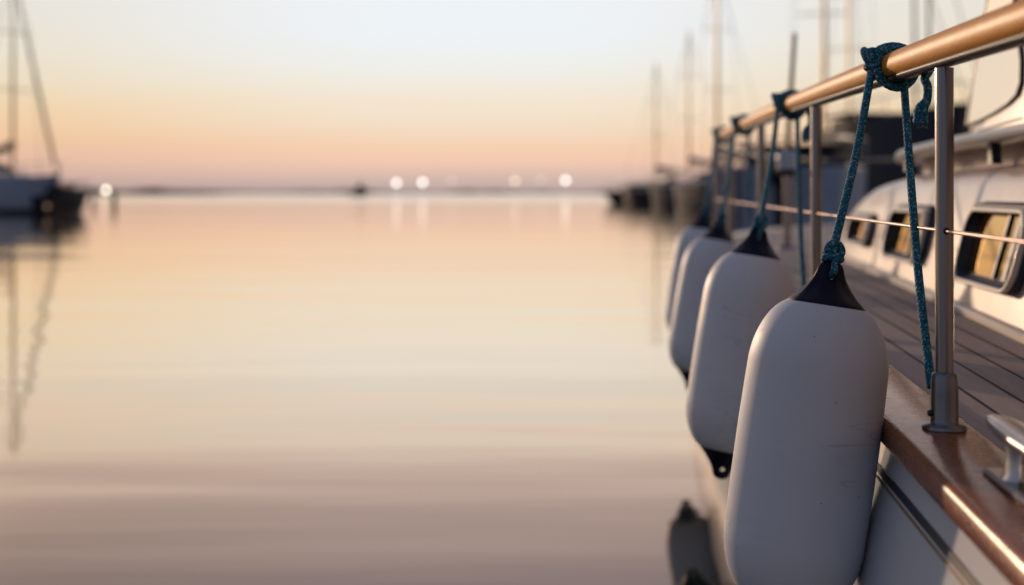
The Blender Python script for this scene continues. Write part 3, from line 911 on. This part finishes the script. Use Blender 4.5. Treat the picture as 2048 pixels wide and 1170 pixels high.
# ------------------------------------------------------------------ fenders
R = 0.1012; HH = 0.215; SK = 0.0560
body = [(0.004, -HH)]
prof = []
for i in range(17):
    a = math.pi / 2 * i / 16
    rr = SK + (R * 0.985 - SK) * math.sin(a) ** 0.96
    zz = HH - 0.096 * (0.76 * (1 - math.cos(a)) + 0.24 * math.sin(a))
    prof.append((rr, zz))
side = [(R * (0.985 + 0.015 * math.sin(math.pi * k / 12)), HH - 0.096 - 0.238 * k / 12) for k in range(1, 12)]
body = [(0.01, HH - 0.002)] + prof + side + [(r_, -z_) for r_, z_ in prof[::-1]] + [(0.01, -HH + 0.002)]


def fender_cap(sign):
    q = MB()
    cp = [(SK + 0.001, HH - 0.006), (SK + 0.0016, HH - 0.001), (0.0505, HH + 0.006), (0.0425, HH + 0.014), (0.0350, HH + 0.023), (0.0285, HH + 0.032), (0.0240, HH + 0.040), (0.0212, HH + 0.047), (0.0195, HH + 0.053), (0.0165, HH + 0.059), (0.0110, HH + 0.0635), (0.0030, HH + 0.0655)]
    def fx(p, a, z):
        t = sm(HH + 0.002, HH + 0.045, z)
        p.y *= lerp(1.0, 0.42, t)
        ridge = 0.035 * math.cos(a * 9) * math.sin(math.pi * max(0, min(1, (z - HH) / 0.05)))
        p.x *= 1 + ridge; p.y *= 1 + ridge
        return p
    q.lathe(cp, 72, fx=fx, cap0=False)
    if sign < 0:
        q.v = [(x, y, -z) for x, y, z in q.v]
        q.f = [f[::-1] for f in q.f]
    o = q.build('end_cap', M['navy'])
    # rope hole
    c = MB(); c.lathe([(0.0062, -0.05), (0.0062, 0.05)], 20, mtx=Matrix.Translation((0, 0, sign * (HH + 0.043))) @ Matrix.Rotation(math.pi / 2, 4, 'X'))
    co = c.build('cutter', M['navy'])
    md = o.modifiers.new('b', 'BOOLEAN'); md.object = co; md.operation = 'DIFFERENCE'; md.solver = 'EXACT'
    dg = bpy.context.evaluated_depsgraph_get(); dg.update()
    me = bpy.data.meshes.new_from_object(o.evaluated_get(dg))
    o.modifiers.clear(); old = o.data; o.data = me
    bpy.data.objects.remove(co)
    return o


f0 = empty('boat_fender')
q = MB(); q.lathe(body, 72); fb = q.build('fender_body', M['vinyl'], f0)
c1 = fender_cap(1); c1.parent = f0
c2 = fender_cap(-1); c2.parent = f0
c1.data.name = c2.data.name = 'end_cap'

FE = [(1611, 905, 1.85, 0.155, 'large white fender nearest the camera, hanging from the thick blue knotted rope'),
      (1480, 705, 2.83, 0.168, 'white fender second nearest the camera with its dark lower eye showing'),
      (1412, 612, 4.13, 0.185, 'blurred white fender third from the camera'),
      (1390, 566, 5.07, 0.150, 'farthest and smallest white fender, partly hidden behind the third')]
holes = []
for i, (px, py, D, ln, lab) in enumerate(FE):
    if i == 0:
        o = f0
    else:
        o = f0.copy(); C.objects.link(o)
        for ch in (fb, c1, c2):
            k = ch.copy(); C.objects.link(k); k.parent = o
    c = P(px, py, D)
    up = Vector((ln, 0.06, 1)).normalized()
    xa = Vector((1, 0.08, 0)); xa = (xa - up * xa.dot(up)).normalized(); ya = up.cross(xa)
    mt = Matrix((xa, ya, up)).transposed().to_4x4(); mt.translation = c
    o.matrix_world = mt @ Matrix.Rotation(math.pi * i, 4, 'Z')
    o.rotation_mode = 'XYZ'
    tag(o, lab, 'fender', 'white boat fenders hanging along the yacht side')
    holes.append((mt.copy()))

# ------------------------------------------------------------------ ropes
RR = 0.0063


def railpt(D):
    X = 0.4355 + 0.0883 * D
    x, y = L2(X, D); X2, D2 = W2(edge(y, XO, -1), y)
    return Vector((X2, D2, zrail(y)))


def spline(pts, n=8):
    pts = [Vector(p) for p in pts]; out = []
    e = [pts[0] * 2 - pts[1]] + pts + [pts[-1] * 2 - pts[-2]]
    for i in range(1, len(e) - 2):
        for k in range(n):
            t = k / n; a, b_, c, d = e[i - 1], e[i], e[i + 1], e[i + 2]
            out.append(0.5 * ((2 * b_) + (c - a) * t + (2 * a - 5 * b_ + 4 * c - d) * t * t + (3 * b_ - a - 3 * c + d) * t ** 3))
    out.append(pts[-1]); return out


def ring_pts(c, u, v, ru, rv, n=20, w=None, tw=0.0):
    return [c + u * ru * math.cos(2 * math.pi * k / n) + v * rv * math.sin(2 * math.pi * k / n) + (w * tw * math.sin(4 * math.pi * k / n) if w else Vector((0, 0, 0))) for k in range(n)]


def make_rope(i, DK, leg2, tailD, label):
    mt = holes[i]
    up = mt.to_3x3() @ Vector((0, 0, 1)); xa = mt.to_3x3() @ Vector((1, 0, 0)); ya = mt.to_3x3() @ Vector((0, 1, 0))
    apex = mt @ Vector((0, 0, HH + 0.0655)); hole = mt @ Vector((0, 0, HH + 0.043))
    K = railpt(DK); t = (railpt(DK + 0.1) - K).normalized()
    lat = Vector((t.y, -t.x, 0)).normalized(); U = Vector((0, 0, 1))
    q = MB()
    # two turns round the handrail
    ra, rb, rbl = 0.0225 + RR * 0.9, 0.019 + RR * 0.9, 0.027 + RR * 0.9
    h = []
    turns = 2.6
    for k in range(int(turns * 24) + 1):
        a = math.radians(200) - 2 * math.pi * k / 24
        s = math.sin(a); bb = rb if s > 0 else rbl
        h.append(K + t * (-0.014 + 0.0128 * k / 24) + lat * ra * math.cos(a) + U * bb * s)
    q.tube(h, RR, 12)
    # slanting overwrap
    h = []
    for k in range(22):
        a = math.radians(150) - 2 * math.pi * k / 24
        s = math.sin(a); bb = (rb if s > 0 else rbl) + RR * 1.1
        h.append(K + t * (0.028 - 0.075 * k / 22) + lat * (ra + RR * 1.1) * math.cos(a) + U * bb * s)
    q.tube(h, RR, 12)
    # knot lump on the outboard side
    kc = K - lat * (ra + 0.006) + U * 0.006 - t * 0.004
    q.tube([kc + (lat * -(math.sin(2 * a) * 0.5 + math.sin(a)) * 0.0105 + U * (math.cos(a) - 1.7 * math.cos(2 * a)) * 0.0100 + t * (-math.sin(3 * a)) * 0.009) for a in [2 * math.pi * k / 40 for k in range(40)]], RR * 0.95, 10, closed=True)
    q.tube(ring_pts(kc + U * 0.008, (lat * 0.5 + t * 0.8).normalized(), U, 0.0095, 0.0085, 18, lat, 0.003), RR * 0.9, 10, closed=True)
    q.tube(ring_pts(kc - U * 0.010, lat, t, 0.009, 0.011, 18, U, 0.002), RR * 0.9, 10, closed=True)
    # leg to the fender
    kb = kc - U * 0.016 - lat * 0.002
    kt = apex + up * 0.026
    mid_ = kb.lerp(kt, 0.5) + Vector((0.0035, 0, -0.002))
    q.tube(spline([kb + U * 0.012, kb, mid_, kt, kt - up * 0.012]), RR, 14)
    # figure knot above the fender eye
    q.tube(ring_pts(apex + up * 0.0155 - ya * 0.004, xa, up, 0.0102, 0.0095, 24, ya, 0.003), RR * 0.98, 12, closed=True)
    q.tube(ring_pts(apex + up * 0.0035, (xa + up * 0.06).normalized(), ya, 0.0118, 0.0105, 24, up, 0.0015), RR * 0.9, 12, closed=True)
    q.tube(ring_pts(apex + up * 0.0085 + ya * 0.002, (xa - up * 0.22).normalized(), ya, 0.0098, 0.0095, 24, up, 0.001), RR * 0.85, 12, closed=True)
    # bight through the eye
    q.tube(spline([apex + up * 0.006 - ya * 0.0105 + xa * 0.001, apex - up * 0.006 - ya * 0.0135, hole - ya * 0.0145 + up * 0.008, hole - ya * 0.008 + up * 0.0015, hole, hole + ya * 0.008 + up * 0.0015, hole + ya * 0.0145 + up * 0.008, apex - up * 0.004 + ya * 0.0135, apex + up * 0.006 + ya * 0.010], 6), 0.0052, 12)
    # long leg tied down to the stanchion foot
    if leg2:
        a0 = K + lat * 0.012 - U * (rbl - 0.004) - t * 0.02
        e = P(*leg2)
        m1 = a0.lerp(e, 0.35) + Vector((-0.003, 0, 0)); m2 = a0.lerp(e, 0.7) + Vector((-0.004, 0, 0.0))
        q.tube(spline([a0 + U * 0.01, a0, m1, m2, e]), RR * 0.98, 14)
    if tailD:
        # tail runs along the inboard side of the rail and hangs free
        tp_ = railpt(tailD)
        pts = [K + lat * (ra + 0.001) - U * 0.008, K.lerp(tp_, 0.5) + lat * (ra + 0.001) - U * 0.012, tp_ + lat * 0.020 - U * 0.022 + t * 0.02, tp_ + lat * 0.010 - U * 0.034 + t * 0.004,
               tp_ + lat * 0.0125 - U * 0.047 - t * 0.004, tp_ + lat * 0.011 - U * 0.066 - t * 0.006, tp_ + lat * 0.004 - U * 0.080 - t * 0.002, tp_ + lat * 0.003 - U * 0.100]
        sp = spline(pts, 7); nn = len(sp)
        rad = [RR if k < nn * 0.66 else RR * lerp(1.0, 1.75, sm(nn * 0.66, nn * 0.92, k)) for k in range(nn)]
        q.tube(sp, rad, 14)
        end = sp[-1]; rnd = random.Random(3 + i)
        for k in range(46):
            a = rnd.random() * 6.283; r_ = RR * 1.55 * math.sqrt(rnd.random())
            b0 = end + lat * r_ * math.cos(a) + t * r_ * math.sin(a) + U * 0.003
            q.tube([b0, b0 + Vector((rnd.uniform(-.0015, .0015), rnd.uniform(-.0015, .0015), -rnd.uniform(0.004, 0.012)))], [0.0007, 0.0004], 5, mat=1)
    q.v = [tuple(Vector(v) - K) for v in q.v]
    o = q.build('fender_rope', [M['rope'], M['fray']], None, K)
    tag(o, label, 'rope', 'blue ropes holding the fenders')
    return o


make_rope(0, 2.075, (1863, 775, 1.775), 1.90, 'sharp blue flecked rope knotted on the handrail above the largest fender with frayed tail')
make_rope(1, 3.345, (1610, 600, 2.97), 3.10, 'blue rope knotted on the rail above the second fender')
make_rope(2, 4.66, (1500, 440, 4.6), None, 'blurred blue rope above the third fender')
make_rope(3, 5.66, None, None, 'blurred dark rope at the far end of the rail above the farthest fender')

# ------------------------------------------------------------------ sky, sun
SUN_AZ, SUN_EL = math.radians(-24), math.radians(7.0)
wd = bpy.data.worlds.new('World'); S.world = wd; wd.use_nodes = True
nt = wd.node_tree; nt.nodes.clear()
K_ = N.__new__(N); K_.t = nt
tc = K_.n('ShaderNodeTexCoord'); sx = K_.n('ShaderNodeSeparateXYZ'); K_.l(tc.outputs['Generated'], sx.inputs[0])
z = K_.math('ABSOLUTE', sx.outputs[2])


def s2l(c): return tuple(((v / 255 + 0.055) / 1.055) ** 2.4 if v > 10 else v / 3294 for v in c)


zz = K_.math('SQRT', z)      # spread the low elevations over the ramp
def st_(t, c): return (math.sqrt(t), c)
streak = K_.noise((lambda m: m)((lambda: (lambda mp: (setattr(mp.inputs['Scale'], 'default_value', (1.2, 1.2, 26)), K_.l(tc.outputs['Generated'], mp.inputs[0]), mp.outputs[0])[2])(K_.n('ShaderNodeMapping')))()), 2.0, 3, 0.5)
zz = K_.math('ADD', zz, K_.math('MULTIPLY', K_.math('SUBTRACT', streak, 0.5), 0.035))
front = K_.ramp(zz, [st_(0.0, s2l((186, 164, 160))), st_(0.006, s2l((200, 176, 168))), st_(0.014, s2l((222, 190, 175))), st_(0.024, s2l((243, 202, 176))), st_(0.036, s2l((246, 208, 178))),
                     st_(0.052, s2l((244, 223, 199))), st_(0.072, s2l((244, 231, 212))), st_(0.092, s2l((240, 239, 233))), st_(0.125, s2l((238, 243, 247))), st_(0.155, s2l((239, 243, 247))),
                     st_(0.185, (1.12, 1.06, 1.0)), st_(0.225, (1.06, 0.91, 0.88)), st_(0.265, (0.92, 0.77, 0.76)), st_(0.315, (0.70, 0.60, 0.66)), st_(0.40, (0.30, 0.29, 0.36)), st_(0.50, (0.17, 0.18, 0.235)), st_(1.0, (0.10, 0.125, 0.19))])
warm = K_.ramp(zz, [st_(0.0, s2l((176, 152, 150))), st_(0.012, s2l((206, 172, 160))), st_(0.026, s2l((232, 190, 164))), st_(0.040, s2l((240, 198, 158))), st_(0.056, s2l((242, 208, 166))),
                    st_(0.080, s2l((238, 220, 190))), st_(0.11, s2l((235, 226, 208))), st_(0.15, s2l((233, 227, 218))), st_(0.185, (1.04, 0.90, 0.78)), st_(0.225, (0.88, 0.73, 0.67)), st_(0.265, (0.76, 0.62, 0.58)), st_(0.315, (0.50, 0.43, 0.46)), st_(0.40, (0.25, 0.25, 0.31)), st_(0.5, (0.16, 0.17, 0.22)), st_(1.0, (0.10, 0.125, 0.19))])
back = K_.ramp(zz, [st_(0.0, (0.175, 0.185, 0.24)), st_(0.06, (0.22, 0.235, 0.31)), st_(0.2, (0.215, 0.25, 0.335)), st_(0.5, (0.19, 0.22, 0.31)), st_(1.0, (0.13, 0.155, 0.225))])
hyp = K_.math('SQRT', K_.math('ADD', K_.math('MULTIPLY', sx.outputs[0], sx.outputs[0]), K_.math('MULTIPLY', sx.outputs[1], sx.outputs[1])))
cy = K_.math('DIVIDE', sx.outputs[1], K_.math('MAXIMUM', hyp, 0.001))
sxn = K_.math('DIVIDE', sx.outputs[0], K_.math('MAXIMUM', hyp, 0.001))
def mr(v, a, b_, c=0.0, d=1.0):
    x = K_.n('ShaderNodeMapRange', interpolation_type='SMOOTHSTEP'); K_.l(v, x.inputs[0])
    for i, w in enumerate((a, b_, c, d)): x.inputs[i + 1].default_value = w
    return x.outputs[0]
side_f = mr(K_.math('ABSOLUTE', K_.math('ADD', sxn, 0.03)), 0.05, 0.40)
fr = K_.mix(side_f, front, warm)
bf = mr(cy, -0.30, 0.78)
col = K_.mix(bf, back, fr)
bg = K_.n('ShaderNodeBackground'); bg.inputs[1].default_value = 1.0; K_.l(col, bg.inputs[0])
wo = K_.n('ShaderNodeOutputWorld'); K_.l(bg.outputs[0], wo.inputs[0])

sl = bpy.data.lights.new('sun', 'SUN'); sl.energy = 2.3; sl.angle = math.radians(1.2); sl.color = (1.0, 0.70, 0.47)
so = bpy.data.objects.new('sun', sl); C.objects.link(so)
sd = Vector((math.sin(SUN_AZ) * math.cos(SUN_EL), math.cos(SUN_AZ) * math.cos(SUN_EL), math.sin(SUN_EL)))
so.rotation_euler = (-sd).to_track_quat('-Z', 'Y').to_euler(); so.location = sd * 50

# ------------------------------------------------------------------ camera
cam = bpy.data.cameras.new('camera'); co = bpy.data.objects.new('camera', cam); C.objects.link(co)
co.location = (0, 0, EYE); co.rotation_euler = (math.pi / 2, 0, 0)
cam.sensor_width = 36; cam.lens = 45; cam.shift_y = -(585 - HY) / 2048
cam.clip_start = 0.05; cam.clip_end = 20000
cam.dof.use_dof = True; cam.dof.focus_distance = 1.93; cam.dof.aperture_fstop = 45 / (26 * 1.93 / F * 1000)
S.camera = co

S.view_settings.view_transform = 'Standard'; S.view_settings.look = 'None'
S.view_settings.exposure = 0; S.view_settings.gamma = 1
S.cycles.use_denoising = True
S.cycles.use_adaptive_sampling = False
S.cycles.sample_clamp_indirect = 6
S.cycles.max_bounces = 8
S.cycles.caustics_reflective = False
